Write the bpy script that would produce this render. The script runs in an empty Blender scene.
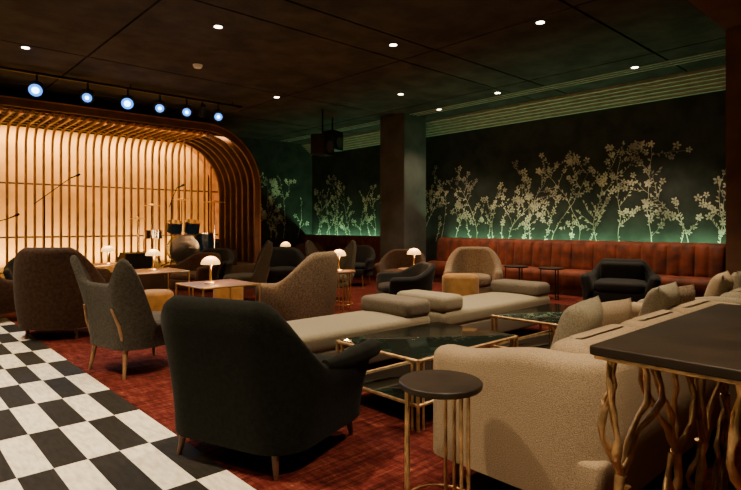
import bpy, bmesh, math, random
from mathutils import Vector, Matrix
R = random.Random(7)
S = bpy.context.scene
COL = S.collection
CEIL = 3.79
WX = 10.2     # mural wall
WY = 13.8     # back wall

# ------------------------------------------------------------------ materials
def mat(name, col, rough=0.6, metal=0.0, bump=0.0, bscale=60, var=0.0, vscale=8, emit=None, es=0.0, sheen=0.0, spec=None, trans=0.0):
    m = bpy.data.materials.new(name); m.use_nodes = True
    nt = m.node_tree; b = nt.nodes['Principled BSDF']
    b.inputs['Base Color'].default_value = (*col, 1)
    b.inputs['Roughness'].default_value = rough
    b.inputs['Metallic'].default_value = metal
    if sheen: b.inputs['Sheen Weight'].default_value = sheen
    if spec is not None: b.inputs['Specular IOR Level'].default_value = spec
    if trans: b.inputs['Transmission Weight'].default_value = trans
    if emit:
        b.inputs['Emission Color'].default_value = (*emit, 1); b.inputs['Emission Strength'].default_value = es
    tc = nt.nodes.new('ShaderNodeTexCoord')
    if var > 0:
        n = nt.nodes.new('ShaderNodeTexNoise'); n.inputs['Scale'].default_value = vscale; n.inputs['Detail'].default_value = 5
        nt.links.new(tc.outputs['Object'], n.inputs['Vector'])
        r = nt.nodes.new('ShaderNodeValToRGB')
        r.color_ramp.elements[0].position = 0.35; r.color_ramp.elements[1].position = 0.65
        r.color_ramp.elements[0].color = (*[c*(1-var) for c in col], 1)
        r.color_ramp.elements[1].color = (*[min(1, c*(1+var)) for c in col], 1)
        nt.links.new(n.outputs['Fac'], r.inputs['Fac']); nt.links.new(r.outputs['Color'], b.inputs['Base Color'])
    if bump > 0:
        n2 = nt.nodes.new('ShaderNodeTexNoise'); n2.inputs['Scale'].default_value = bscale; n2.inputs['Detail'].default_value = 3
        nt.links.new(tc.outputs['Object'], n2.inputs['Vector'])
        bp = nt.nodes.new('ShaderNodeBump'); bp.inputs['Strength'].default_value = bump; bp.inputs['Distance'].default_value = 0.01
        nt.links.new(n2.outputs['Fac'], bp.inputs['Height']); nt.links.new(bp.outputs['Normal'], b.inputs['Normal'])
    return m

M = {}
M['green'] = mat('dark_green_velvet', (.0065, .007, .005), .95, bump=.3, bscale=120, var=.3, vscale=40, sheen=.02, spec=.1)
M['brown'] = mat('espresso_velvet', (.042, .021, .012), .85, bump=.3, bscale=90, var=.3, vscale=30, sheen=.04, spec=.15)
M['black'] = mat('black_upholstery', (.008, .008, .008), .8, bump=.3, bscale=90, var=.2, sheen=.04, spec=.25)
M['slate'] = mat('slate_fabric', (.045, .040, .031), .9, bump=.4, bscale=110, var=.3, vscale=50, sheen=.04, spec=.15)
M['taupe'] = mat('taupe_boucle', (.17, .122, .08), .95, bump=.5, bscale=80, var=.35, vscale=60, spec=.2)
M['beige'] = mat('beige_weave', (.34, .255, .16), .95, bump=.5, bscale=260, var=.30, vscale=200, spec=.2)
M['cream'] = mat('cream_weave', (.26, .225, .155), .95, bump=.5, bscale=220, var=.28, vscale=160, spec=.2)
M['mauve'] = mat('mauve_bolster', (.15, .125, .095), .9, bump=.35, bscale=160, var=.25, vscale=120, spec=.2)
M['mustard'] = mat('mustard_velvet', (.32, .16, .035), .8, bump=.3, bscale=70, var=.2, sheen=.1)
M['rust'] = mat('rust_velvet', (.12, .021, .0065), .65, bump=.2, bscale=50, var=.45, vscale=5, sheen=.08, spec=.25)
M['bronze'] = mat('aged_bronze', (.46, .29, .13), .42, .7, bump=.4, bscale=35, var=.4, vscale=14)
M['brass'] = mat('brushed_brass', (.72, .48, .20), .32, .9, var=.1)
M['blackm'] = mat('black_metal', (.015, .015, .015), .45, .6, var=.1)
M['oak'] = mat('oak_leg', (.26, .14, .062), .5, var=.25, vscale=20)
M['walnut'] = mat('walnut_slat', (.30, .125, .045), .5, var=.3, vscale=5)
M['walnutd'] = mat('dark_walnut', (.095, .036, .018), .5, var=.3, vscale=5)
M['dtop'] = mat('dark_table_top', (.020, .013, .008), .5, bump=.15, bscale=14, var=.3, vscale=4, spec=.25)
M['wtop'] = mat('walnut_table_top', (.16, .085, .04), .5, bump=.1, bscale=14, var=.3, vscale=4, spec=.3)
M['glass'] = mat('smoked_glass', (.010, .014, .011), .04, spec=.7, var=.05)
M['chrome'] = mat('chrome', (.8, .8, .82), .15, 1, var=.02)
M['drum'] = mat('drum_shell_lacquer', (.012, .035, .06), .2, .2, var=.1)
M['skin'] = mat('drum_head', (.20, .21, .21), .5, var=.1)
M['white'] = mat('white_plastic', (.75, .73, .7), .5, var=.02)
M['shade'] = mat('lamp_glass_lit', (1, .75, .45), .5, emit=(1, .52, .13), es=2.3, var=.02)
M['spotblue'] = mat('stage_lens_lit', (.1, .3, .8), .5, emit=(.03, .25, 1), es=2.6, var=.02)
M['spotcore'] = mat('stage_lens_core_lit', (.4, .7, 1), .5, emit=(.30, .65, 1), es=14, var=.02)
M['down'] = mat('downlight_lens_lit', (1, .9, .8), .5, emit=(1, .82, .6), es=26, var=.02)
M['ledg'] = mat('green_led', (.1, .9, .4), .5, emit=(.25, .9, .42), es=2.0, var=.02)
M['charcoal'] = mat('charcoal_plaster', (.030, .033, .030), .85, bump=.3, bscale=25, var=.3, vscale=3, spec=.2)
M['column'] = mat('column_plaster', (.062, .064, .060), .85, bump=.2, bscale=20, var=.25, vscale=2, spec=.2)
M['ceil'] = mat('ceiling_dark', (.036, .031, .027), .9, bump=.6, bscale=40, var=.4, vscale=2.5, spec=.2)
M['gap'] = mat('ceiling_gap', (.003, .003, .003), .9, var=.1)
M['crown'] = mat('crown_moulding', (.27, .27, .21), .7, var=.15)
M['brownwall'] = mat('brown_plaster', (.10, .046, .026), .8, var=.25, vscale=2, spec=.2)
M['ochre'] = mat('ochre_stage_wall', (.80, .47, .12), .8, bump=.2, bscale=8, var=.22, vscale=1.3)
M['mural'] = mat('mural_paint', (.44, .40, .32), .6, var=.6, vscale=3)
M['stage'] = mat('stage_deck', (.05, .03, .02), .5, var=.3, vscale=3)

def carpet():
    m = bpy.data.materials.new('red_carpet'); m.use_nodes = True; nt = m.node_tree; b = nt.nodes['Principled BSDF']
    b.inputs['Roughness'].default_value = 1; b.inputs['Specular IOR Level'].default_value = .1
    g = nt.nodes.new('ShaderNodeNewGeometry')
    def noise(sc, scale, det, rough):
        mp = nt.nodes.new('ShaderNodeMapping'); mp.inputs['Scale'].default_value = sc
        nt.links.new(g.outputs['Position'], mp.inputs['Vector'])
        n = nt.nodes.new('ShaderNodeTexNoise'); n.inputs['Scale'].default_value = scale; n.inputs['Detail'].default_value = det; n.inputs['Roughness'].default_value = rough
        nt.links.new(mp.outputs['Vector'], n.inputs['Vector']); return n.outputs['Fac']
    a = noise((1.2, 16, 1), 2.0, 8, .75); c = noise((9, 2, 1), 2.2, 8, .8)
    mul = nt.nodes.new('ShaderNodeMath'); mul.operation = 'MULTIPLY'; nt.links.new(a, mul.inputs[0]); nt.links.new(c, mul.inputs[1])
    r = nt.nodes.new('ShaderNodeValToRGB'); e = r.color_ramp.elements
    e[0].position = .17; e[0].color = (.024, .005, .004, 1); e[1].position = .34; e[1].color = (.145, .034, .022, 1)
    x = r.color_ramp.elements.new(.24); x.color = (.075, .009, .007, 1)
    x = r.color_ramp.elements.new(.40); x.color = (.26, .12, .08, 1)
    nt.links.new(mul.outputs[0], r.inputs['Fac']); nt.links.new(r.outputs['Color'], b.inputs['Base Color'])
    n2 = nt.nodes.new('ShaderNodeTexNoise'); n2.inputs['Scale'].default_value = 150
    nt.links.new(g.outputs['Position'], n2.inputs['Vector'])
    bp = nt.nodes.new('ShaderNodeBump'); bp.inputs['Strength'].default_value = .5; bp.inputs['Distance'].default_value = .01
    nt.links.new(n2.outputs['Fac'], bp.inputs['Height']); nt.links.new(bp.outputs['Normal'], b.inputs['Normal'])
    return m
TX, TY, EDGE = .168, .64, 1.39
def checker():
    m = bpy.data.materials.new('checker_tiles'); m.use_nodes = True; nt = m.node_tree; b = nt.nodes['Principled BSDF']
    b.inputs['Roughness'].default_value = .8; b.inputs['Specular IOR Level'].default_value = .2
    g = nt.nodes.new('ShaderNodeNewGeometry'); sp = nt.nodes.new('ShaderNodeSeparateXYZ'); nt.links.new(g.outputs['Position'], sp.inputs[0])
    def mth(op, a, bb=None):
        q = nt.nodes.new('ShaderNodeMath'); q.operation = op
        for i, v in enumerate((a, bb)):
            if v is None: continue
            if isinstance(v, (int, float)): q.inputs[i].default_value = v
            else: nt.links.new(v, q.inputs[i])
        return q.outputs[0]
    fx = mth('FLOOR', mth('DIVIDE', mth('SUBTRACT', sp.outputs[0], EDGE-TX*100), TX))
    fy = mth('FLOOR', mth('DIVIDE', mth('ADD', sp.outputs[1], 30), TY))
    c = mth('MODULO', mth('ADD', fx, fy), 2)
    mp = nt.nodes.new('ShaderNodeMapping'); mp.inputs['Scale'].default_value = (4, 1, 1); nt.links.new(g.outputs['Position'], mp.inputs['Vector'])
    n = nt.nodes.new('ShaderNodeTexNoise'); n.inputs['Scale'].default_value = 9; n.inputs['Detail'].default_value = 6
    nt.links.new(mp.outputs[0], n.inputs['Vector'])
    def ramp(a, bb):
        r = nt.nodes.new('ShaderNodeValToRGB'); r.color_ramp.elements[0].position = .3; r.color_ramp.elements[1].position = .6
        r.color_ramp.elements[0].color = (*a, 1); r.color_ramp.elements[1].color = (*bb, 1); nt.links.new(n.outputs['Fac'], r.inputs['Fac']); return r.outputs['Color']
    mx = nt.nodes.new('ShaderNodeMix'); mx.data_type = 'RGBA'
    nt.links.new(c, mx.inputs['Factor']); nt.links.new(ramp((.006, .005, .004), (.014, .012, .010)), mx.inputs[6]); nt.links.new(ramp((.50, .45, .36), (.72, .67, .55)), mx.inputs[7])
    nt.links.new(mx.outputs[2], b.inputs['Base Color'])
    return m
M['carpet'] = carpet(); M['checker'] = checker()

# ------------------------------------------------------------------ mesh helpers
def root(name, loc, rz=0):
    e = bpy.data.objects.new(name, None); COL.objects.link(e)
    e.location = loc; e.rotation_euler = (0, 0, math.radians(rz)); e.empty_display_size = .1
    return e
def fin(bm, name, parent, m, smooth=True, sub=0, angle=None):
    bmesh.ops.recalc_face_normals(bm, faces=bm.faces)
    me = bpy.data.meshes.new(name); bm.to_mesh(me); bm.free()
    if smooth:
        for p in me.polygons: p.use_smooth = True
        try: me.set_sharp_from_angle(angle=math.radians(angle or 50))
        except Exception: pass
    o = bpy.data.objects.new(name, me); COL.objects.link(o)
    me.materials.append(M[m] if isinstance(m, str) else m)
    if parent: o.parent = parent
    if sub:
        s = o.modifiers.new('sub', 'SUBSURF'); s.levels = sub; s.render_levels = sub
    return o
def addbox(bm, x0, x1, y0, y1, z0, z1):
    vs = [bm.verts.new((x, y, z)) for z in (z0, z1) for x, y in ((x0, y0), (x1, y0), (x1, y1), (x0, y1))]
    for f in ((0, 3, 2, 1), (4, 5, 6, 7), (0, 1, 5, 4), (1, 2, 6, 5), (2, 3, 7, 6), (3, 0, 4, 7)):
        bm.faces.new([vs[i] for i in f])
def box(name, parent, m, x0, x1, y0, y1, z0, z1, bev=0.0):
    bm = bmesh.new(); addbox(bm, x0, x1, y0, y1, z0, z1)
    if bev: bmesh.ops.bevel(bm, geom=bm.edges[:], offset=bev, segments=2, affect='EDGES')
    return fin(bm, name, parent, m, smooth=bool(bev), angle=60)
def rrect(lx, ly, r, n=6):
    r = max(.001, min(r, lx/2-.001, ly/2-.001)); pts = []
    for cx, cy, a0 in ((lx/2-r, ly/2-r, 0), (-lx/2+r, ly/2-r, 90), (-lx/2+r, -ly/2+r, 180), (lx/2-r, -ly/2+r, 270)):
        for i in range(n+1):
            a = math.radians(a0+90*i/n); pts.append((cx+r*math.cos(a), cy+r*math.sin(a)))
    return pts
def slab(name, parent, m, cx, cy, z0, z1, lx, ly, rc=.06, e=.03, crown=0.0, tilt=None):
    """rounded cushion / slab"""
    bm = bmesh.new(); rings = []
    prof = []
    for i in range(5):
        a = math.pi/2*i/4; prof.append((e*(1-math.sin(a)), z0+e*(1-math.cos(a))))
    for i in range(5):
        a = math.pi/2*i/4; prof.append((e*(1-math.cos(a)), z1-e*(1-math.sin(a))))
    if crown: prof += [(e+min(lx, ly)*.12, z1+crown*.6), (e+min(lx, ly)*.3, z1+crown)]
    for ins, z in prof:
        rings.append([bm.verts.new((cx+x, cy+y, z)) for x, y in rrect(lx-2*ins, ly-2*ins, rc-ins*.5)])
    n = len(rings[0])
    for a, b in zip(rings, rings[1:]):
        for i in range(n): bm.faces.new((a[i], a[(i+1) % n], b[(i+1) % n], b[i]))
    bm.faces.new(rings[0][::-1]); bm.faces.new(rings[-1])
    return fin(bm, name, parent, m, angle=70)
def frames(pts):
    out = []; up = None
    for i, p in enumerate(pts):
        t = (pts[min(i+1, len(pts)-1)]-pts[max(i-1, 0)]).normalized()
        if up is None:
            ref = Vector((0, 0, 1)) if abs(t.z) < .9 else Vector((1, 0, 0))
            u = ref-t*ref.dot(t)
        else: u = up-t*up.dot(t)
        u.normalize(); up = u; out.append((p, u, t.cross(u)))
    return out
def addtube(bm, pts, rad, n=8):
    pts = [Vector(p) for p in pts]
    if not hasattr(rad, '__len__'): rad = [rad]*len(pts)
    rings = []
    for (p, u, v), r in zip(frames(pts), rad):
        rings.append([bm.verts.new(p+(u*math.cos(2*math.pi*k/n)+v*math.sin(2*math.pi*k/n))*r) for k in range(n)])
    for a, b in zip(rings, rings[1:]):
        for i in range(n): bm.faces.new((a[i], a[(i+1) % n], b[(i+1) % n], b[i]))
    bm.faces.new(rings[0][::-1]); bm.faces.new(rings[-1])
def tube(name, parent, m, pts, rad, n=8):
    bm = bmesh.new(); addtube(bm, pts, rad, n); return fin(bm, name, parent, m)
def lathe(name, parent, m, prof, cx=0, cy=0, n=32):
    bm = bmesh.new(); rings = []
    for r, z in prof: rings.append([bm.verts.new((cx+max(r, .0005)*math.cos(2*math.pi*k/n), cy+max(r, .0005)*math.sin(2*math.pi*k/n), z)) for k in range(n)])
    for a, b in zip(rings, rings[1:]):
        for i in range(n): bm.faces.new((a[i], a[(i+1) % n], b[(i+1) % n], b[i]))
    bm.faces.new(rings[0][::-1]); bm.faces.new(rings[-1])
    return fin(bm, name, parent, m, angle=40)
def sst(a, b, x):
    t = min(1, max(0, (x-a)/(b-a))); return t*t*(3-2*t)

def upath(hw, xf, xb, rc, n=56):
    L1 = xf-(xb+rc); A = rc*math.pi/2; Mi = 2*(hw-rc); T = 2*L1+2*A+Mi; out = []
    for i in range(n+1):
        q = T*i/n; s = -1+2*i/n
        if q < L1: x, y, nx, ny = xf-q, -hw, 0, -1
        elif q < L1+A:
            a = (q-L1)/rc; nx, ny = -math.sin(a), -math.cos(a); x, y = xb+rc+rc*nx, -hw+rc+rc*ny
        elif q < L1+A+Mi: x, y, nx, ny = xb, -hw+rc+(q-L1-A), -1, 0
        elif q < L1+2*A+Mi:
            a = (q-L1-A-Mi)/rc; nx, ny = -math.cos(a), math.sin(a); x, y = xb+rc+rc*nx, hw-rc+rc*ny
        else: x, y, nx, ny = xb+rc+(q-L1-2*A-Mi), hw, 0, 1
        out.append((x, y, nx, ny, s))
    return out
def shell(name, parent, m, hw, xf, xb, rc, zb, zin, ztop, T, flare, bulge=0.0, zbf=None, n=56):
    bm = bmesh.new(); rings = []
    for x, y, nx, ny, s in upath(hw, xf, xb, rc, n):
        a = abs(s); e = max(0, (a-.92)/.08); fac = math.sqrt(max(.06, 1-e*e*.94))
        zt = ztop(a)-(1-fac)*.06; t = T(a)*fac; F = flare(a); T0 = T(a); z0 = zb+(zbf(a) if zbf else 0)
        pr = []
        K = 7
        for k in range(K): q = k/(K-1); pr.append((F*q**1.6-T0/2+t/2+bulge*math.sin(math.pi*q), z0+(zt-t/2-z0)*q))
        for k in range(1, 8): an = math.pi*k/8; pr.append((F-T0/2+t/2*math.cos(an), zt-t/2+t/2*math.sin(an)))
        for k in range(K): q = 1-k/(K-1); zi = max(zin, z0); pr.append((F*q**1.6-T0/2-t/2, zi+(zt-t/2-zi)*q))
        rings.append([bm.verts.new((x+nx*o, y+ny*o, z)) for o, z in pr])
    nn = len(rings[0])
    for a, b in zip(rings, rings[1:]):
        for i in range(nn): bm.faces.new((a[i], a[(i+1) % nn], b[(i+1) % nn], b[i]))
    bm.faces.new(rings[0][::-1]); bm.faces.new(rings[-1])
    return fin(bm, name, parent, m, angle=80)
def legs(parent, m, pos, h, r0=.024, r1=.013, splay=.02):
    for i, (x, y) in enumerate(pos):
        sx = splay*(1 if x > 0 else -1); sy = splay*(1 if y > 0 else -1)
        tube('leg_%d' % (i+1), parent, m, [(x+sx, y+sy, 0), (x+sx*.5, y+sy*.5, h*.5), (x, y, h+.03)], [r1, (r0+r1)/2, r0], 10)
def pillow(name, parent, m, c, w, h, t, rx, rz, ry=0):
    bm = bmesh.new(); N = 14; g = {}
    for sgn in (1, -1):
        for i in range(N+1):
            for j in range(N+1):
                u = -1+2*i/N; v = -1+2*j/N; edge = i in (0, N) or j in (0, N)
                if sgn == -1 and edge: g[(sgn, i, j)] = g[(1, i, j)]; continue
                th = t/2*((1-u**4)*(1-v**4))**.55
                k = 1-.09*(1-abs(v)**2)*abs(u)**3; k2 = 1-.09*(1-abs(u)**2)*abs(v)**3
                g[(sgn, i, j)] = bm.verts.new((u*w/2*k, sgn*th, v*h/2*k2))
        for i in range(N):
            for j in range(N):
                bm.faces.new((g[(sgn, i, j)], g[(sgn, i+1, j)], g[(sgn, i+1, j+1)], g[(sgn, i, j+1)]))
    mt = Matrix.Translation(c) @ Matrix.Rotation(math.radians(rz), 4, 'Z') @ Matrix.Rotation(math.radians(rx), 4, 'X') @ Matrix.Rotation(math.radians(ry), 4, 'Y')
    bm.transform(mt)
    return fin(bm, name, parent, m, angle=100)

# ------------------------------------------------------------------ furniture
def club_chair(loc, rz, m='green'):
    r = root('armchair', loc, rz)
    def zt(a): return .56+.355*(1-sst(.24, .56, a))+.02*sst(.75, .98, a)
    shell('back_and_arms', r, m, .45, .40, -.40, .22, .13, .30, zt, lambda a: .13+.02*sst(.55, .8, a), lambda a: .08, .0)
    slab('seat_base', r, m, .02, 0, .13, .32, .78, .72, .12, .02)
    slab('seat_cushion', r, m, .05, 0, .31, .47, .72, .64, .12, .05, .015)
    slab('back_cushion', r, m, -.25, 0, .44, .82, .15, .58, .07, .06)
    for s in (-1, 1):
        tube('arm_roll_%d' % (s+2), r, m, [(-.12, s*.49, .55), (.05, s*.505, .54), (.25, s*.51, .54), (.40, s*.51, .545), (.425, s*.51, .545)], [.03, .045, .055, .055, .03], 14)
    legs(r, 'walnutd', [(.34, .36), (.34, -.36), (-.33, .32), (-.33, -.32)], .13)
    return r
def barrel_chair(loc, rz, m='taupe', sc=1.0, top=.92):
    r = root('barrel_armchair', loc, rz); r.scale = (sc, sc, sc)
    def zt(a): return .56+(top-.56)*(1-sst(.22, .78, a))
    shell('back_and_arms', r, m, .43, .34, -.42, .40, .12, .28, zt, lambda a: .15-.02*a, lambda a: .05, .03)
    slab('seat_base', r, m, .0, 0, .12, .30, .68, .66, .24, .02)
    slab('seat_cushion', r, m, .05, 0, .29, .47, .66, .58, .22, .06, .02)
    legs(r, 'walnutd', [(.26, .28), (.26, -.28), (-.26, .25), (-.26, -.25)], .12)
    return r
def wing_chair(loc, rz, m='slate', lg='oak'):
    r = root('wing_lounge_chair', loc, rz)
    def zt(a): return .46+.34*(1-sst(.50, .72, a))+.23*math.exp(-((a-.42)/.095)**2)
    def fl(a): return .06+.12*math.exp(-((a-.43)/.12)**2)
    shell('wing_back', r, m, .36, .14, -.33, .20, .24, .30, zt, lambda a: .07-.02*a, fl, n=80)
    slab('seat_base', r, m, .04, 0, .24, .34, .66, .60, .14, .03)
    slab('seat_cushion', r, m, .06, 0, .33, .45, .66, .58, .14, .05, .02)
    legs(r, lg, [(.30, .24), (.30, -.24), (-.26, .24), (-.26, -.24)], .25, .024, .012, .04)
    for s in (-1, 1):
        tube('back_rail_%d' % (s+2), r, lg, [(-.27, s*.25, .24), (-.335, s*.26, .45), (-.38, s*.22, .60)], [.018, .014, .008], 8)
    return r
def tub_chair(loc, rz, m='black', top=.74, name='tub_chair', hw=.40):
    r = root(name, loc, rz)
    def zt(a): return .60+(top-.60)*(1-sst(.2, .7, a))
    shell('curved_back', r, m, hw, .30, -.38, .30, .36, .36, zt, lambda a: .10, lambda a: .05)
    slab('seat_base', r, m, .0, 0, .20, .37, .70, 2*hw-.06, .24, .03)
    slab('seat_cushion', r, m, .03, 0, .36, .47, .62, 2*hw-.14, .22, .045, .02)
    legs(r, 'brass', [(.28, hw-.12), (.28, -hw+.12), (-.24, hw-.14), (-.24, -hw+.14)], .21, .014, .010)
    return r
def low_armchair(loc, rz, m='black'):
    r = root('low_armchair', loc, rz)
    def zt(a): return .54+.22*(1-sst(.22, .42, a))+.02*sst(.6, 1, a)
    shell('back_and_arms', r, m, .50, .40, -.40, .20, .12, .28, zt, lambda a: .16, lambda a: .05)
    slab('seat_base', r, m, .0, 0, .12, .30, .74, .80, .12, .02)
    slab('seat_cushion', r, m, .04, 0, .29, .45, .72, .70, .12, .06, .02)
    slab('back_cushion', r, m, -.24, 0, .42, .72, .14, .64, .07, .06)
    legs(r, 'walnutd', [(.34, .40), (.34, -.40), (-.32, .38), (-.32, -.38)], .12)
    return r
def sofa(loc, L, D=.90, m='beige', pil=()):
    """origin at back-left corner, length +X, faces +Y"""
    r = root('sofa', loc)
    slab('seat_base', r, m, L/2, D/2-.01, .14, .34, L-.05, D-.05, .06, .025)
    # upholstered frame: one continuous U shape (arm - back - arm)
    bm = bmesh.new(); rings = []
    T = .17; rc = .13; path = []
    n1 = 18
    for i in range(n1+1):
        q = 1-i/n1; path.append((0+T/2, T/2+rc+q*(D-T/2-rc), -1, 0, q))
    for k in range(1, 7):
        a = math.pi/2*k/7; path.append((T/2+rc-rc*math.cos(a), T/2+rc-rc*math.sin(a), -math.cos(a), -math.sin(a), 0))
    for k in range(13): path.append((T/2+rc+(L-T-2*rc)*k/12, T/2, 0, -1, 0))
    for k in range(1, 7):
        a = math.pi/2*k/7; path.append((L-T/2-rc+rc*math.sin(a), T/2+rc-rc*math.cos(a), math.sin(a), -math.cos(a), 0))
    for i in range(n1+1):
        q = i/n1; path.append((L-T/2, T/2+rc+q*(D-T/2-rc), 1, 0, q))
    for x, y, nx, ny, q in path:
        z = .745-.065*sst(.1, .8, q)-.03*max(0, (q-.9)/.1)**2
        w = T*math.sqrt(1-.75*max(0, (q-.9)/.1)**2)
        rings.append([bm.verts.new((x+nx*o*w, y+ny*o*w, zz)) for o, zz in
            ((.5, .14), (.5, .35), (.505, .55), (.5, z-.06), (.47, z-.03), (.38, z-.008), (.18, z+.004), (-.18, z+.004), (-.38, z-.008), (-.47, z-.03), (-.5, z-.06), (-.5, .14))])
    n = len(rings[0])
    for a, b in zip(rings, rings[1:]):
        for i in range(n): bm.faces.new((a[i], a[(i+1) % n], b[(i+1) % n], b[i]))
    bm.faces.new(rings[0][::-1]); bm.faces.new(rings[-1])
    fin(bm, 'arms_and_back', r, m, angle=60)
    nseat = 3; w = (L-.33)/nseat
    for k in range(nseat):
        slab('seat_cushion_%d' % (k+1), r, m, .165+w*(k+.5), .54, .33, .48, w-.004, .70, .07, .05, .015)
        slab('back_cushion_%d' % (k+1), r, m, .165+w*(k+.5), .25, .46, .775, w-.002, .20, .08, .07, .01)
    for k, (x, y, s, rz, mm) in enumerate(pil):
        pillow('throw_pillow_%d' % (k+1), r, mm, (x, y, .47+s*.5*.96), s, s, .17, 16, rz)
    for k, (x, y) in enumerate(((.10, .12), (L-.10, .12), (.10, D-.12), (L-.10, D-.12))):
        tube('leg_%d' % (k+1), r, 'walnutd', [(x, y, 0), (x, y, .17)], [.018, .028], 10)
    return r
def daybed(loc, L, D, ends, m='cream'):
    r = root('daybed_bench', loc)
    slab('base', r, 'mauve', L/2, D/2, .12, .30, L, D, .07, .02)
    slab('mattress', r, m, L/2, D/2, .29, .45, L, D, .08, .05, .012)
    for k, e in enumerate(ends):
        x = .17 if e == 0 else L-.17
        slab('end_bolster_%d' % (k+1), r, 'mauve' if e else m, x, D/2, .44, .60, .34, D-.02, .06, .05)
    for k, (x, y) in enumerate(((.1, .1), (L-.1, .1), (.1, D-.1), (L-.1, D-.1))):
        tube('leg_%d' % (k+1), r, 'bronze', [(x, y, 0), (x, y, .14)], [.014, .018], 8)
def coffee_table(loc, L, W, h=.45):
    r = root('glass_coffee_table', loc)
    t = .016
    slab('glass_top', r, 'glass', L/2, W/2, h-.006, h+.006, L-.02, W-.02, .012, .002)
    bm = bmesh.new()
    for z in (h-.010, .16):
        for y in (0, W): addtube(bm, [(0, y, z), (L, y, z)], t*.8, 6)
        for x in (0, L): addtube(bm, [(x, 0, z), (x, W, z)], t*.8, 6)
    for x in (0, L):
        for y in (0, W):
            addtube(bm, [(x, y, 0), (x, y, h)], t*.75, 8)
            sx = .05 if x == 0 else -.05; sy = .05 if y == 0 else -.05
            addtube(bm, [(x+sx, y, 0.0), (x+sx, y, h-.01)], t*.55, 8)
            addtube(bm, [(x, y+sy, 0.0), (x, y+sy, h-.01)], t*.55, 8)
    fin(bm, 'bronze_frame', r, 'bronze')
    slab('lower_glass_shelf', r, 'glass', L/2, W/2, .155, .165, L-.03, W-.03, .01, .002)
def square_table(loc, s=.72, h=.60, rz=0, top='wtop', name='lamp_table'):
    r = root(name, loc, rz)
    slab('top', r, top, 0, 0, h-.018, h, s-.02, s-.02, .02, .004)
    bm = bmesh.new(); a = s/2
    for z in (h-.012, .06):
        for q in (-a, a): addtube(bm, [(-a, q, z), (a, q, z)], .011, 6); addtube(bm, [(q, -a, z), (q, a, z)], .011, 6)
    for x in (-a, a):
        for y in (-a, a): addtube(bm, [(x, y, 0), (x, y, h)], .012, 8)
    fin(bm, 'brass_frame', r, 'brass')
def round_table(loc, rad=.18, h=.62, m='dtop', lm='bronze', name='round_side_table', nl=3, off=0):
    r = root(name, loc)
    lathe('top', r, m, [(rad*.6, h-.03), (rad-.006, h-.028), (rad, h-.022), (rad, h-.004), (rad-.004, h), (rad*.5, h)], n=48)
    bm = bmesh.new()
    for k in range(nl):
        a = 2*math.pi*k/nl+off; rr = rad*.82
        for da in (-.14, .14):
            addtube(bm, [(rr*math.cos(a+da), rr*math.sin(a+da), 0), (rr*math.cos(a+da), rr*math.sin(a+da), h-.02)], .008, 8)
        addtube(bm, [(rr*math.cos(a-.14), rr*math.sin(a-.14), .012), (rr*math.cos(a+.14), rr*math.sin(a+.14), .012)], .008, 6)
    N = 36
    addtube(bm, [(rad*.83*math.cos(2*math.pi*k/N), rad*.83*math.sin(2*math.pi*k/N), .10) for k in range(N+1)], .006, 6)
    fin(bm, 'metal_legs', r, lm)
def lamp(loc, power=20):
    r = root('mushroom_table_lamp', loc)
    lathe('brass_base', r, 'brass', [(.07, 0), (.072, .008), (.06, .018), (.02, .026), (.013, .04), (.011, .20), (.02, .215), (.02, .225), (.01, .23)], n=24)
    pr = []
    for k in range(10):
        a = math.pi/2*k/9; pr.append((.112*math.cos(a), .23+.095*math.sin(a)))
    lathe('glass_dome_shade', r, 'shade', [(.03, .228)]+pr, n=28)
    l = bpy.data.lights.new('lamp_glow', 'POINT'); l.energy = power; l.color = (1, .52, .20); l.shadow_soft_size = .10
    o = bpy.data.objects.new('lamp_glow', l); COL.objects.link(o); o.parent = r
    o.location = (0, 0, .44)
    l = bpy.data.lights.new('lamp_downglow', 'POINT'); l.energy = 5.0; l.color = (1, .55, .22); l.shadow_soft_size = .03
    o = bpy.data.objects.new('lamp_downglow', l); COL.objects.link(o); o.parent = r
    o.location = (0.05, 0, .19)

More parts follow.
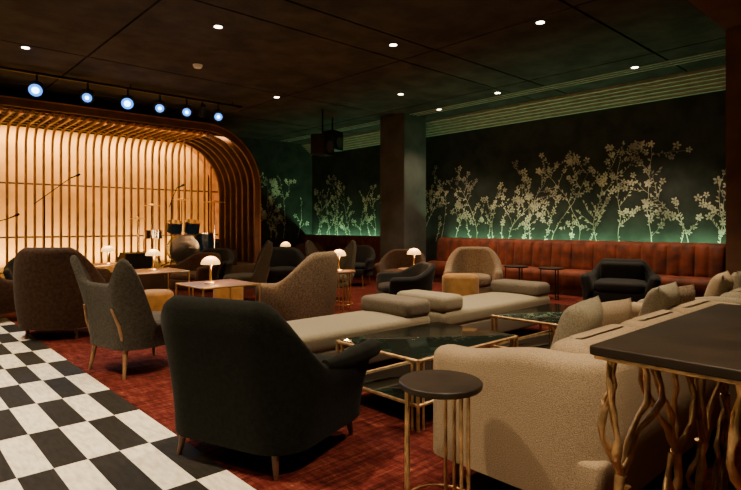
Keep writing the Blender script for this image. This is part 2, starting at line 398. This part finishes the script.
# ------------------------------------------------------------------ room shell
def build_room():
    bm = bmesh.new()
    def quad(x0, x1, y0, y1, mi):
        f = bm.faces.new([bm.verts.new(p) for p in ((x0, y0, 0), (x1, y0, 0), (x1, y1, 0), (x0, y1, 0))]); f.material_index = mi
    quad(-5, EDGE, -4, WY, 0); quad(EDGE, WX, -4, WY, 1)
    me = bpy.data.meshes.new('floor'); bm.to_mesh(me); bm.free()
    o = bpy.data.objects.new('floor', me); COL.objects.link(o); me.materials.append(M['checker']); me.materials.append(M['carpet'])
    box('wall_mural', None, 'charcoal', WX, WX+.15, -4, WY+.15, 0, 4.2)
    box('wall_back', None, 'charcoal', -5.15, WX, WY, WY+.15, 0, 4.2)
    box('wall_left', None, 'brownwall', -5.15, -5, -4, WY, 0, 4.2)
    box('wall_front', None, 'brownwall', -5.15, WX+.15, -4.15, -4, 0, 4.2)
    # ceiling: real panels with recessed gaps between them
    box('ceiling', None, 'gap', -5.15, WX+.15, -4.15, WY+.15, CEIL+.03, CEIL+.15)
    xs = [-5, -1.2, 2.35, 5.9, 8.35, 9.85]; ys = [-4, 1.2, 3.0, 5.06, 5.74, 8.75, 11.2, WY]
    bm = bmesh.new(); g = .018
    for i in range(len(xs)-1):
        for j in range(len(ys)-1):
            addbox(bm, xs[i]+g, xs[i+1]-g, ys[j]+g, ys[j+1]-g, CEIL, CEIL+.04)
    fin(bm, 'ceiling_panel', None, 'ceil', smooth=False)
    # linear slot diffusers parallel to mural wall
    bm = bmesh.new()
    for x in (8.9, 9.02, 9.14): addbox(bm, x, x+.03, 2.0, WY-.2, CEIL-.012, CEIL+.005)
    fin(bm, 'trim_1', None, 'crown', smooth=False)
    # stepped crown
    bm = bmesh.new()
    for k in range(6):
        addbox(bm, WX-.42+.07*k, WX-.001, 1.9, WY-.01, CEIL-.05*(k+1), CEIL-.05*k+.001 if k else CEIL+.03)
    fin(bm, 'trim_2', None, 'crown', smooth=False)
    # column
    c = root('column', (9.1, 8.78, 0))
    box('shaft', c, 'column', -.37, .37, -.39, .39, 0, CEIL, .01)
    box('plinth', c, 'walnutd', -.39, .39, -.41, .41, 0, .14, .008)
    p = root('pier', (7.32, 1.48, 0))
    box('shaft', p, 'brownwall', -.30, .30, -.30, .30, 0, CEIL-.302, .01)
    box('plinth', p, 'walnutd', -.32, .32, -.32, .32, 0, .14, .008)
    box('ceiling_beam', None, 'brownwall', 2.0, WX-.45, 1.15, 1.80, CEIL-.30, CEIL)
    box('baseboard_back', None, 'walnutd', 6.95, WX-.02, WY-.02, WY, 0, .14)
build_room()

# ------------------------------------------------------------------ mural
def mural():
    def paint(name, origin, U, length, plants):
        bm = bmesh.new()
        nrm = Vector((-1, 0, 0)) if abs(U.y) > .5 else Vector((0, -1, 0))
        def P(u, z, k=0): return bm.verts.new(Vector(origin)+U*u+Vector((0, 0, z))+nrm*(.004+k))
        lay = [0]
        def poly(pts):
            lay[0] = (lay[0]+1) % 40
            bm.faces.new([P(u, z, lay[0]*.0001) for u, z in pts])
        def stroke(pts, w0, w1):
            n = len(pts)
            L = []
            for i, (u, z) in enumerate(pts):
                a = pts[max(0, i-1)]; b = pts[min(n-1, i+1)]; dx, dz = b[0]-a[0], b[1]-a[1]; l = math.hypot(dx, dz) or 1
                w = w0+(w1-w0)*i/(n-1); L.append(((u-dz/l*w, z+dx/l*w), (u+dz/l*w, z-dx/l*w)))
            for i in range(n-1): poly((L[i][0], L[i][1], L[i+1][1], L[i+1][0]))
        def leaf(u, z, a, s):
            c, sn = math.cos(a), math.sin(a)
            poly([(u+c*x*s-sn*y*s, z+sn*x*s+c*y*s) for x, y in ((0, 0), (.3, .2), (.65, .2), (1, 0), (.65, -.17), (.3, -.18))])
        def flower(u, z, s):
            a0 = R.random()*6
            for k in range(5):
                leafw(u, z, a0+k*2*math.pi/5, s)
        def leafw(u, z, a, s):
            c, sn = math.cos(a), math.sin(a)
            poly([(u+c*x*s-sn*y*s, z+sn*x*s+c*y*s) for x, y in ((.12, 0), (.45, .26), (.85, .26), (1, .05), (.92, -.16), (.5, -.24))])
        def branch(u, z, a, ln, w, depth):
            pts = [(u, z)]; st = .05; n = max(3, int(ln/st)); curl = R.uniform(-.12, .12)
            for i in range(n):
                a += curl*.5+R.uniform(-.16, .16); a += (math.pi/2-a)*.06
                u += math.cos(a)*st; z += math.sin(a)*st
                if z > 2.78 or u < .05 or u > length-.05: break
                pts.append((u, z))
                if R.random() < (.75 if depth else .4): leaf(u, z, a+R.choice((-1, 1))*R.uniform(.5, 1.1), R.uniform(.04, .078))
                if depth < 2 and i > 2 and R.random() < (.24 if depth == 0 else .12):
                    branch(u, z, a+R.choice((-1, 1))*R.uniform(.6, 1.2), ln*R.uniform(.20, .36), w*.6, depth+1)
                if depth and R.random() < .07: flower(u, z, R.uniform(.045, .07))
            if len(pts) > 1: stroke(pts, w, w*.35)
            if R.random() < .6: flower(pts[-1][0], pts[-1][1], R.uniform(.05, .08))
            else: leaf(pts[-1][0], pts[-1][1], a, .08)
        u = .2
        while u < length-.15:
            branch(u, .9, math.pi/2+R.uniform(-.3, .3), R.uniform(1.2, 1.95), .007, 0)
            if R.random() < .8: branch(u+.15, .9, math.pi/2+R.uniform(-.5, .5), R.uniform(.5, 1.2), .006, 1)
            u += R.uniform(.38, .62)
        fin(bm, name, None, 'mural', smooth=False)
    paint('floral_mural', (WX, 2.3, 0), Vector((0, 1, 0)), WY-2.3-.1, 0)
    paint('floral_wall_painting', (7.0, WY, 0), Vector((1, 0, 0)), WX-7.0-.1, 0)
mural()

# ------------------------------------------------------------------ banquette
def banquette(y0, y1):
    r = root('channel_tufted_banquette', (WX, y0, 0)); L = y1-y0
    bm = bmesh.new(); st = .02; n = int(L/st); rings = []
    for i in range(n+1):
        y = L*i/n; c = abs(math.sin(math.pi*y/.21))**.55*.055
        pr = [(-.20, .40), (-.20, .96), (-.23, .995+c*.2), (-.28, 1.0+c*.2), (-.33-c*.4, .985), (-.355-c, .93), (-.37-c, .75), (-.39-c, .55), (-.40-c, .44), (-.40, .38)]
        rings.append([bm.verts.new((a, y, z)) for a, z in pr])
    k = len(rings[0])
    for a, b in zip(rings, rings[1:]):
        for i in range(k): bm.faces.new((a[i], a[(i+1) % k], b[(i+1) % k], b[i]))
    bm.faces.new(rings[0][::-1]); bm.faces.new(rings[-1])
    fin(bm, 'channelled_back', r, 'rust', angle=70)
    bm = bmesh.new(); rings = []
    for i in range(n+1):
        y = L*i/n; c = abs(math.sin(math.pi*y/.63))**.25*.02
        pr = [(-.36, .18), (-.36, .45), (-.50, .455+c), (-.72, .45+c), (-.77-c, .42), (-.79-c, .36), (-.77, .18)]
        rings.append([bm.verts.new((a, y, z)) for a, z in pr])
    k = len(rings[0])
    for a, b in zip(rings, rings[1:]):
        for i in range(k): bm.faces.new((a[i], a[(i+1) % k], b[(i+1) % k], b[i]))
    bm.faces.new(rings[0][::-1]); bm.faces.new(rings[-1])
    fin(bm, 'seat', r, 'rust', angle=60)
    box('plinth', r, 'walnutd', -.72, -.21, 0.01, L-.01, 0, .19)
    box('light_ledge', r, 'charcoal', -.20, -.02, 0.0, L, 0, .84)
    box('green_led_strip', r, 'ledg', -.13, -.09, 0.02, L-.02, .841, .855)
    l = bpy.data.lights.new('green_uplight', 'AREA'); l.shape = 'RECTANGLE'; l.size = .04; l.size_y = L-.1; l.energy = 10*L; l.color = (.38, 1, .46)
    o = bpy.data.objects.new('green_uplight', l); COL.objects.link(o); o.parent = r
    o.location = (-.11, L/2, .90); o.rotation_euler = (math.pi, math.radians(-12), 0)
banquette(2.5, 8.32); banquette(9.24, WY-.05)

# ------------------------------------------------------------------ stage
ZT = 3.52; XR = 6.78; RC = 1.35; SF = .40
def sweep_xz(bm, pts, y0, y1, th):
    """rectangular section following XZ path pts; th thickness inward"""
    rings = []
    for i, (x, z) in enumerate(pts):
        a = pts[max(0, i-1)]; b = pts[min(len(pts)-1, i+1)]; dx, dz = b[0]-a[0], b[1]-a[1]; l = math.hypot(dx, dz); nx, nz = dz/l, -dx/l
        rings.append([bm.verts.new(p) for p in ((x, y0, z), (x, y1, z), (x+nx*th, y1, z+nz*th), (x+nx*th, y0, z+nz*th))])
    for a, b in zip(rings, rings[1:]):
        for i in range(4): bm.faces.new((a[i], a[(i+1) % 4], b[(i+1) % 4], b[i]))
    bm.faces.new(rings[0][::-1]); bm.faces.new(rings[-1])
def arch(xr, zt, rc, x0=-2.2, zb=0.0):
    p = [(x0, zt), (xr-rc, zt)]
    for k in range(1, 25):
        a = math.pi/2*(1-k/24); p.append((xr-rc+rc*math.cos(a), zt-rc+rc*math.sin(a)))
    p.append((xr, zb)); return p
def area(name, parent, loc, rot, sx, sy, e, col):
    l = bpy.data.lights.new(name, 'AREA'); l.shape = 'RECTANGLE'; l.size = sx; l.size_y = sy; l.energy = e; l.color = col
    o = bpy.data.objects.new(name, l); COL.objects.link(o); o.parent = parent; o.location = loc; o.rotation_euler = [math.radians(a) for a in rot]
def stage():
    d = root('stage_platform', (0, 0, 0))
    box('deck', d, 'stage', -2.4, XR+.1, 10.95, WY-.01, 0, SF-.002, .01)
    r = root('arched_timber_bandshell', (0, 0, 0)); b = r
    box('ochre_panel', b, 'ochre', -2.4, XR-.1, WY-.06, WY-.01, SF, 3.42)
    bm = bmesh.new(); n = 7
    for k in range(n):
        y = 11.25+.23*k; sweep_xz(bm, arch(XR-.03*k, ZT-.015*k, RC, zb=SF), y, y+.07, .13)
    fin(bm, 'arched_ribs', r, 'walnutd', smooth=False)
    bm = bmesh.new(); sweep_xz(bm, arch(XR+.03, ZT+.03, RC+.03, zb=SF), 11.25, WY-.07, .03)
    fin(bm, 'arched_skin', r, 'walnut', smooth=False)
    bm = bmesh.new(); x = -2.0
    while x < XR-1.25:
        w = .020; th = .07; rr = .45; yb = 12.95; zt = ZT-.15
        pts = [(yb, SF), (yb, zt-rr)]
        for k in range(1, 9):
            a = math.pi/2*k/8; pts.append((yb-rr+rr*math.cos(a), zt-rr+rr*math.sin(a)))
        pts.append((11.33, zt)); rings = []
        for i, (y, z) in enumerate(pts):
            a = pts[max(0, i-1)]; bb = pts[min(len(pts)-1, i+1)]; dy, dz = bb[0]-a[0], bb[1]-a[1]; l = math.hypot(dy, dz); ny, nz = -dz/l, dy/l
            rings.append([bm.verts.new(q) for q in ((x-w, y, z), (x+w, y, z), (x+w, y+ny*th, z+nz*th), (x-w, y+ny*th, z+nz*th))])
        for a, bb in zip(rings, rings[1:]):
            for i in range(4): bm.faces.new((a[i], a[(i+1) % 4], bb[(i+1) % 4], bb[i]))
        bm.faces.new(rings[0][::-1]); bm.faces.new(rings[-1]); x += .16
    while x < XR-.25:
        addbox(bm, x-.018, x+.018, 12.90, 12.96, SF, min(ZT-.25, ZT-RC-.2+math.sqrt(max(.01, RC**2-(max(0, x-(XR-RC)))**2)))); x += .17
    fin(bm, 'timber_slats', r, 'walnut', smooth=False)
    bm = bmesh.new()
    for z in (1.05, 2.15): addtube(bm, [(-2.1, 12.98, z), (XR-.2, 12.98, z)], .02, 6)
    fin(bm, 'cross_rails', r, 'walnutd')
    W = (1, .66, .24)
    area('stage_linear_light', b, (2.2, 13.40, SF+.06), (180-22, 0, 0), 8.4, .12, 190, W)
    area('stage_linear_light', b, (2.2, 13.40, 3.32), (22, 0, 0), 8.4, .12, 220, W)
    area('added_slat_fill', b, (2.2, 11.45, 3.30), (38, 0, 0), 8.0, .08, 60, W)  # added fill to brighten slats and canopy ribs, no fixture behind it
stage()
def drum_kit():
    r = root('drum_kit', (5.25, 12.05, SF)); r.scale = (1.15,)*3
    def drum(nm, c, rad, h, axis, m='drum'):
        p0 = Vector(c)-axis*h/2; p1 = Vector(c)+axis*h/2
        tube(nm, r, m, [p0, p1], rad, 28)
        tube(nm+'_front_head', r, 'skin', [p1, p1+axis*.008], rad*.94, 28); tube(nm+'_rear_head', r, 'skin', [p0, p0-axis*.008], rad*.94, 28)
        for q in (p0, p1): tube(nm+'_hoop', r, 'chrome', [q-axis*.012, q+axis*.012], rad*1.03, 28)
    Z = Vector((0, 0, 1))
    drum('bass_drum', (0, 0, .30), .28, .4, Vector((-.25, -1, 0)).normalized())
    drum('rack_tom', (-.18, -.02, .74), .14, .2, Vector((0, -.3, 1)).normalized()); drum('rack_tom', (.18, -.02, .74), .15, .22, Vector((0, -.3, 1)).normalized())
    drum('floor_tom', (.55, .25, .42), .2, .38, Z); drum('snare', (-.5, .25, .6), .18, .14, Z, 'chrome')
    bm = bmesh.new()
    for x, y, h in ((-.62, .0, 1.15), (.62, -.1, 1.25), (.15, .4, 1.3), (-.75, .35, .9)):
        addtube(bm, [(x, y, 0.25), (x, y, h)], .012, 6)
        for k in range(3):
            a = k*2.09; addtube(bm, [(x, y, .3), (x+.22*math.cos(a), y+.22*math.sin(a), 0.01)], .009, 6)
    for x, y in ((.55, .25), (-.5, .25)):
        for k in range(3):
            a = k*2.09+.5; addtube(bm, [(x+.17*math.cos(a), y+.17*math.sin(a), .01), (x+.17*math.cos(a), y+.17*math.sin(a), .5)], .009, 6)
    addtube(bm, [(-.18, 0, .72), (0, 0, .55)], .012, 6); addtube(bm, [(.18, 0, .72), (0, 0, .55)], .012, 6)
    fin(bm, 'stands', r, 'chrome')
    for i, (x, y, h, rad) in enumerate(((-.62, 0, 1.15, .2), (.62, -.1, 1.25, .23), (.15, .4, 1.3, .2), (-.75, .35, .9, .17))):
        lathe('cymbal_%d' % i, r, 'brass', [(rad, h), (rad*.3, h+.02), (.04, h+.035), (.01, h+.045)], x, y, 28)
drum_kit()
def mic_stand(loc, h, dx, dz):
    r = root('microphone_stand', loc); bm = bmesh.new()
    for k in range(3):
        a = k*2.09; addtube(bm, [(0, 0, .12), (.26*math.cos(a), .26*math.sin(a), .012)], .010, 6)
    addtube(bm, [(0, 0, .08), (0, 0, h)], .012, 8); addtube(bm, [(-dx*.4, 0, h-dz*.4), (dx, 0, h+dz)], .009, 8)
    fin(bm, 'tripod_and_boom', r, 'blackm')
    tube('microphone', r, 'blackm', [(dx, 0, h+dz), (dx+.10, 0, h+dz+.05), (dx+.13, 0, h+dz+.065), (dx+.17, 0, h+dz+.085)], [.012, .016, .028, .02], 12)
mic_stand((2.45, 11.9, SF), 1.45, .45, .38); mic_stand((4.75, 11.5, SF), 1.4, .12, .30); mic_stand((1.5, 11.8, SF), .9, .35, .12)
def wedge(loc, rz, name='stage_monitor_wedge'):
    r = root(name, loc, rz); bm = bmesh.new()
    v = [bm.verts.new(p) for p in ((-.3, -.2, 0), (.3, -.2, 0), (.3, .22, 0), (-.3, .22, 0), (-.3, -.2, .34), (.3, -.2, .34), (.3, .02, .36), (-.3, .02, .36), (.3, .22, .10), (-.3, .22, .10))]
    for f in ((3, 2, 1, 0), (0, 1, 5, 4), (4, 5, 6, 7), (7, 6, 8, 9), (9, 8, 2, 3), (1, 2, 8, 6, 5), (0, 4, 7, 9, 3)): bm.faces.new([v[i] for i in f])
    fin(bm, 'cabinet', r, 'blackm', smooth=False)
    tube('driver', r, 'column', [(-.02, .115, .235), (-.02, .125, .245)], .11, 20)
wedge((3.9, 11.22, SF), 10); wedge((5.75, 11.22, SF), -5)
r = root('guitar_amplifier', (6.2, 12.75, SF))
slab('cabinet', r, 'blackm', 0, 0, 0, .55, .5, .28, .02, .015); slab('grille', r, 'slate', 0, -.145, .06, .42, .44, .02, .01, .004); slab('control_panel', r, 'chrome', 0, -.145, .45, .52, .44, .02, .006, .003)
# hanging speakers
for (x, y, z) in ((7.15, 9.3, 3.02), (7.9, 9.9, 3.25)):
    r = root('hanging_loudspeaker', (x, y, z), 20)
    slab('cabinet', r, 'blackm', 0, 0, -.22, .22, .42, .36, .03, .015)
    tube('woofer', r, 'column', [(0, -.182, -.04), (0, -.19, -.04)], .13, 20)
    tube('hanging_bracket', r, 'blackm', [(0, 0, .2), (0, 0, CEIL-z)], .02, 8)
# stage lighting track
r = root('stage_light_track', (0, 10.0, 0))
box('rail', r, 'blackm', 1.2, 5.6, -.03, .03, CEIL-.09, CEIL-.05, .004)
for x in (1.4, 3.4, 5.4): tube('hanger', r, 'blackm', [(x, 0, CEIL-.06), (x, 0, CEIL)], .012, 6)
aim = Vector((-.35, -.80, -.45)).normalized()
for i, x in enumerate((1.95, 2.70, 3.35, 3.92, 4.43, 5.08)):
    f = root('stage_spotlight', (x, 10.0, 3.48))
    tube('yoke', f, 'blackm', [(0, 0, .218), (0, 0, .12), (.0, 0, .08)], .014, 8)
    for s in (-1, 1): tube('yoke_arm', f, 'blackm', [(0, 0, .12), (s*.085, 0, .10), (s*.085, 0, 0)], .008, 6)
    tube('lamp_housing', f, 'blackm', [-aim*.16, -aim*.12, aim*.05, aim*.10], [.05, .08, .10, .11], 20)
    big = i in (0, 2)
    tube('lens', f, 'spotblue', [aim*.095, aim*.104], .098 if big else .075, 24)
    tube('lens_core', f, 'spotcore', [aim*.103, aim*.110], .052 if big else .030, 20)
    l = bpy.data.lights.new('beam', 'SPOT'); l.energy = 50; l.color = (.3, .6, 1); l.spot_size = 1.3; l.shadow_soft_size = .04; l.spot_blend = .8
    o = bpy.data.objects.new('beam', l); COL.objects.link(o); o.parent = f; o.location = aim*.13; o.rotation_euler = aim.to_track_quat('-Z', 'Y').to_euler()
# one wash from the track onto the band
f = root('band_spotlight', (4.75, 10.0, 3.52)); aim2 = (Vector((5.3, 12.1, .9))-Vector((4.75, 10, 3.52))).normalized()
tube('yoke', f, 'blackm', [(0, 0, .178), (0, 0, .05)], .014, 8)
tube('lamp_housing', f, 'blackm', [-aim2*.12, aim2*.08, aim2*.10], [.05, .07, .075], 20); tube('lens', f, 'spotblue', [aim2*.098, aim2*.104], .06, 20)
l = bpy.data.lights.new('beam', 'SPOT'); l.energy = 90; l.color = (.50, .75, 1); l.spot_size = .7; l.shadow_soft_size = .05; l.spot_blend = .6
o = bpy.data.objects.new('beam', l); COL.objects.link(o); o.parent = f; o.location = aim2*.13; o.rotation_euler = aim2.to_track_quat('-Z', 'Y').to_euler()
# ceiling fixtures; several downlights are added to brighten the room
def downlight(x, y, e, lit=True, size=1.7, col=(1, .76, .48)):
    r = root('real_or_added_downlight', (x, y, CEIL))
    lathe('trim_ring', r, 'blackm', [(.055, -.008), (.075, -.008), (.078, .0), (.055, .0)], n=24)
    lathe('lens', r, 'down', [(.048, -.010), (.048, .0)], n=20)
    if e:
        l = bpy.data.lights.new('downlight_or_fill_beam', 'SPOT'); l.energy = e*2.75; l.color = col; l.spot_size = size; l.spot_blend = .8; l.shadow_soft_size = .08
        o = bpy.data.objects.new('downlight_or_fill_beam', l); COL.objects.link(o); o.parent = r; o.location = (0, 0, -.03)
for a in ((1.59, 8.87, 110), (6.04, 3.49, 160), (5.8, 9.0, 80), (8.86, 3.48, 200), (8.67, 5.9, 190), (.5, 3.1, 300), (-.3, 5.4, 280), (2.6, 1.2, 340), (1.2, .2, 280),
          (3.0, 3.9, 190), (3.2, 6.3, 110), (4.6, 1.9, 230), (5.3, 5.3, 140), (7.4, 7.2, 130), (-1.2, 3.2, 160), (.6, 7.6, 190), (9.0, 7.6, 100)): downlight(*a)  # added lights: this row and the foreground entries before it, brightening the room
r = root('smoke_detector', (3.74, 8.04, CEIL)); lathe('housing', r, 'white', [(.03, -.05), (.055, -.045), (.07, -.02), (.075, 0)], n=24)
r = root('ceiling_speaker', (3.71, 7.19, CEIL)); lathe('grille', r, 'ceil', [(.11, -.012), (.125, -.008), (.13, 0)], n=28)

# ------------------------------------------------------------------ place furniture
club_chair((1.73, 2.80, 0), 20)
round_table((1.82, 1.53, 0), .18, .625, off=.4)
sofa((2.10, .95, 0), 2.45, pil=((.62, .42, .46, 12, 'cream'), (1.0, .46, .42, -10, 'beige'), (1.75, .42, .46, 6, 'cream'), (2.1, .46, .42, -12, 'taupe')))
sofa((4.70, .95, 0), 2.15, m='cream', pil=((.45, .42, .46, 10, 'beige'), (1.2, .42, .44, -10, 'cream'), (1.7, .42, .46, 6, 'beige')))
coffee_table((2.53, 2.31, 0), 1.12, .80)
coffee_table((4.32, 2.32, 0), 1.10, .68)
daybed((2.2, 3.38, 0), 1.72, .70, (1,)); daybed((4.08, 3.38, 0), 2.05, .70, (0, 1))
barrel_chair((4.05, 5.78, 0), 118, sc=1.05)
barrel_chair((7.45, 5.55, 0), 215, 'taupe', sc=1.0)
low_armchair((8.5, 3.55, 0), 198)
tub_chair((5.55, 5.35, 0), 150, 'black', .76)
wing_chair((1.80, 5.10, 0), 12)
barrel_chair((1.70, 7.25, 0), 50, 'brown', 1.05, 1.0)
# lamp tables
square_table((3.08, 6.07, 0)); lamp((3.0, 6.10, .60))
square_table((3.21, 8.46, 0), .8); lamp((3.21, 8.46, .60))
square_table((3.12, 10.35, 0), .6); lamp((3.12, 10.35, .60))
round_table((5.27, 6.45, 0), .26, .60, 'wtop', 'brass', 'round_lamp_table'); lamp((5.27, 6.45, .60))
round_table((6.42, 5.95, 0), .26, .60, 'wtop', 'brass', 'round_lamp_table'); lamp((6.42, 5.95, .60))
round_table((6.74, 10.1, 0), .26, .60, 'wtop', 'brass', 'round_lamp_table'); lamp((6.74, 10.1, .60))
round_table((8.75, 5.56, 0), .22, .55, 'dtop', 'blackm', 'drinks_table'); round_table((8.85, 4.9, 0), .22, .55, 'dtop', 'blackm', 'drinks_table')
# gold drum ottomans
def drum_ottoman(loc, rad, h):
    r = root('drum_ottoman', loc)
    lathe('upholstered_body', r, 'mustard', [(rad-.02, .03), (rad, .05), (rad, h-.06), (rad-.01, h-.03), (rad-.04, h-.008), (rad*.5, h), (0.0, h+.004)], n=40)
    lathe('foot_ring', r, 'walnutd', [(rad-.04, 0), (rad-.03, .002), (rad-.03, .035), (rad-.05, .036)], n=40)
drum_ottoman((6.40, 5.0, 0), .27, .58); drum_ottoman((2.75, 7.2, 0), .24, .44); drum_ottoman((3.95, 7.45, 0), .22, .42)
# background seats
tub_chair((4.15, 9.1, 0), 200, 'brown', .80); tub_chair((2.35, 9.2, 0), -40, 'brown', .80)
tub_chair((4.95, 10.1, 0), 220, 'black', .82); wing_chair((4.75, 8.3, 0), 150, 'slate', 'walnutd')
wing_chair((5.9, 7.45, 0), 230, 'slate', 'walnutd'); barrel_chair((5.95, 9.0, 0), 240, 'black', 1, .85)
tub_chair((7.2, 7.0, 0), 210, 'brown', .84); tub_chair((7.7, 8.9, 0), 210, 'black', .85)
barrel_chair((1.15, 9.0, 0), 20, 'brown', 1, .85); tub_chair((2.0, 10.3, 0), -100, 'black', .8)
tub_chair((7.9, 10.9, 0), 220, 'brown', .85)
# ------------------------------------------------------------------ console with branch legs
def console():
    x0, x1, y0, y1, h = 1.76, 3.20, .36, .84, .90
    r = root('branch_leg_console_table', (x0, y0, 0)); L = x1-x0; W = y1-y0
    slab('wood_top', r, 'dtop', L/2, W/2, h-.032, h, L, W, .01, .006)
    slab('bronze_apron', r, 'bronze', L/2, W/2, h-.045, h-.031, L-.02, W-.02, .01, .003)
    bm = bmesh.new(); RR = random.Random(11)
    def limb(p, q, r0, r1, wob=.03, n=9):
        p, q = Vector(p), Vector(q); pts = []; ph = RR.random()*6; amp = Vector((RR.uniform(-1, 1), RR.uniform(-.4, .4), 0)).normalized()*wob
        for i in range(n+1):
            t = i/n; pts.append(p.lerp(q, t)+amp*math.sin(math.pi*t)*(1+.6*math.sin(ph+t*7))+Vector((RR.uniform(-1, 1), RR.uniform(-1, 1), 0))*wob*.15*(0 < i < n))
        rad = [(r0+(r1-r0)*i/n)*(1+.25*math.sin(ph*3+i*2.3)) for i in range(n+1)]
        addtube(bm, pts, rad, 8); return pts
    top = h-.04
    for (bx, by) in ((.16, .06), (.14, W-.06), (.50, .07), (.54, W-.07), (.88, .07), (.92, W-.06), (L-.16, .07), (L-.15, W-.06)):
        base = (bx+RR.uniform(-.03, .03), by, 0.0); kn = (bx+RR.uniform(-.05, .05), by+RR.uniform(-.02, .02), RR.uniform(.34, .52))
        limb(base, kn, .020, .017, .03, 7)
        limb((bx-.12, by, 0), (bx+.02, by, .40), .013, .012, .05, 8)
        limb((bx+.13, by, 0), (bx-.01, by, .36), .012, .011, .05, 8)
        for dx in (-.24, -.10, .09, .24):
            ex = min(L-.04, max(.04, bx+dx+RR.uniform(-.03, .03)))
            pts = limb(kn, (ex, by+RR.uniform(-.02, .02), top), .014, .009, .045)
            if RR.random() < .7:
                s = pts[5]; limb(s, (min(L-.03, max(.03, ex+RR.choice((-1, 1))*.11)), by, top), .009, .007, .02, 6)
    fin(bm, 'branch_legs', r, 'bronze', angle=80)
console()

# ------------------------------------------------------------------ camera, world
w = bpy.data.worlds.new('world'); S.world = w; w.use_nodes = True
w.node_tree.nodes['Background'].inputs[0].default_value = (1, .75, .55, 1); w.node_tree.nodes['Background'].inputs[1].default_value = .02
cd = bpy.data.cameras.new('camera'); cam = bpy.data.objects.new('camera', cd); COL.objects.link(cam)
cam.location = (0, 0, 1.3); cam.rotation_euler = (math.radians(90), 0, math.radians(-42.6))
cd.sensor_width = 36; cd.lens = 543/741*36; cd.shift_y = -20/741; cd.clip_start = .02
S.camera = cam
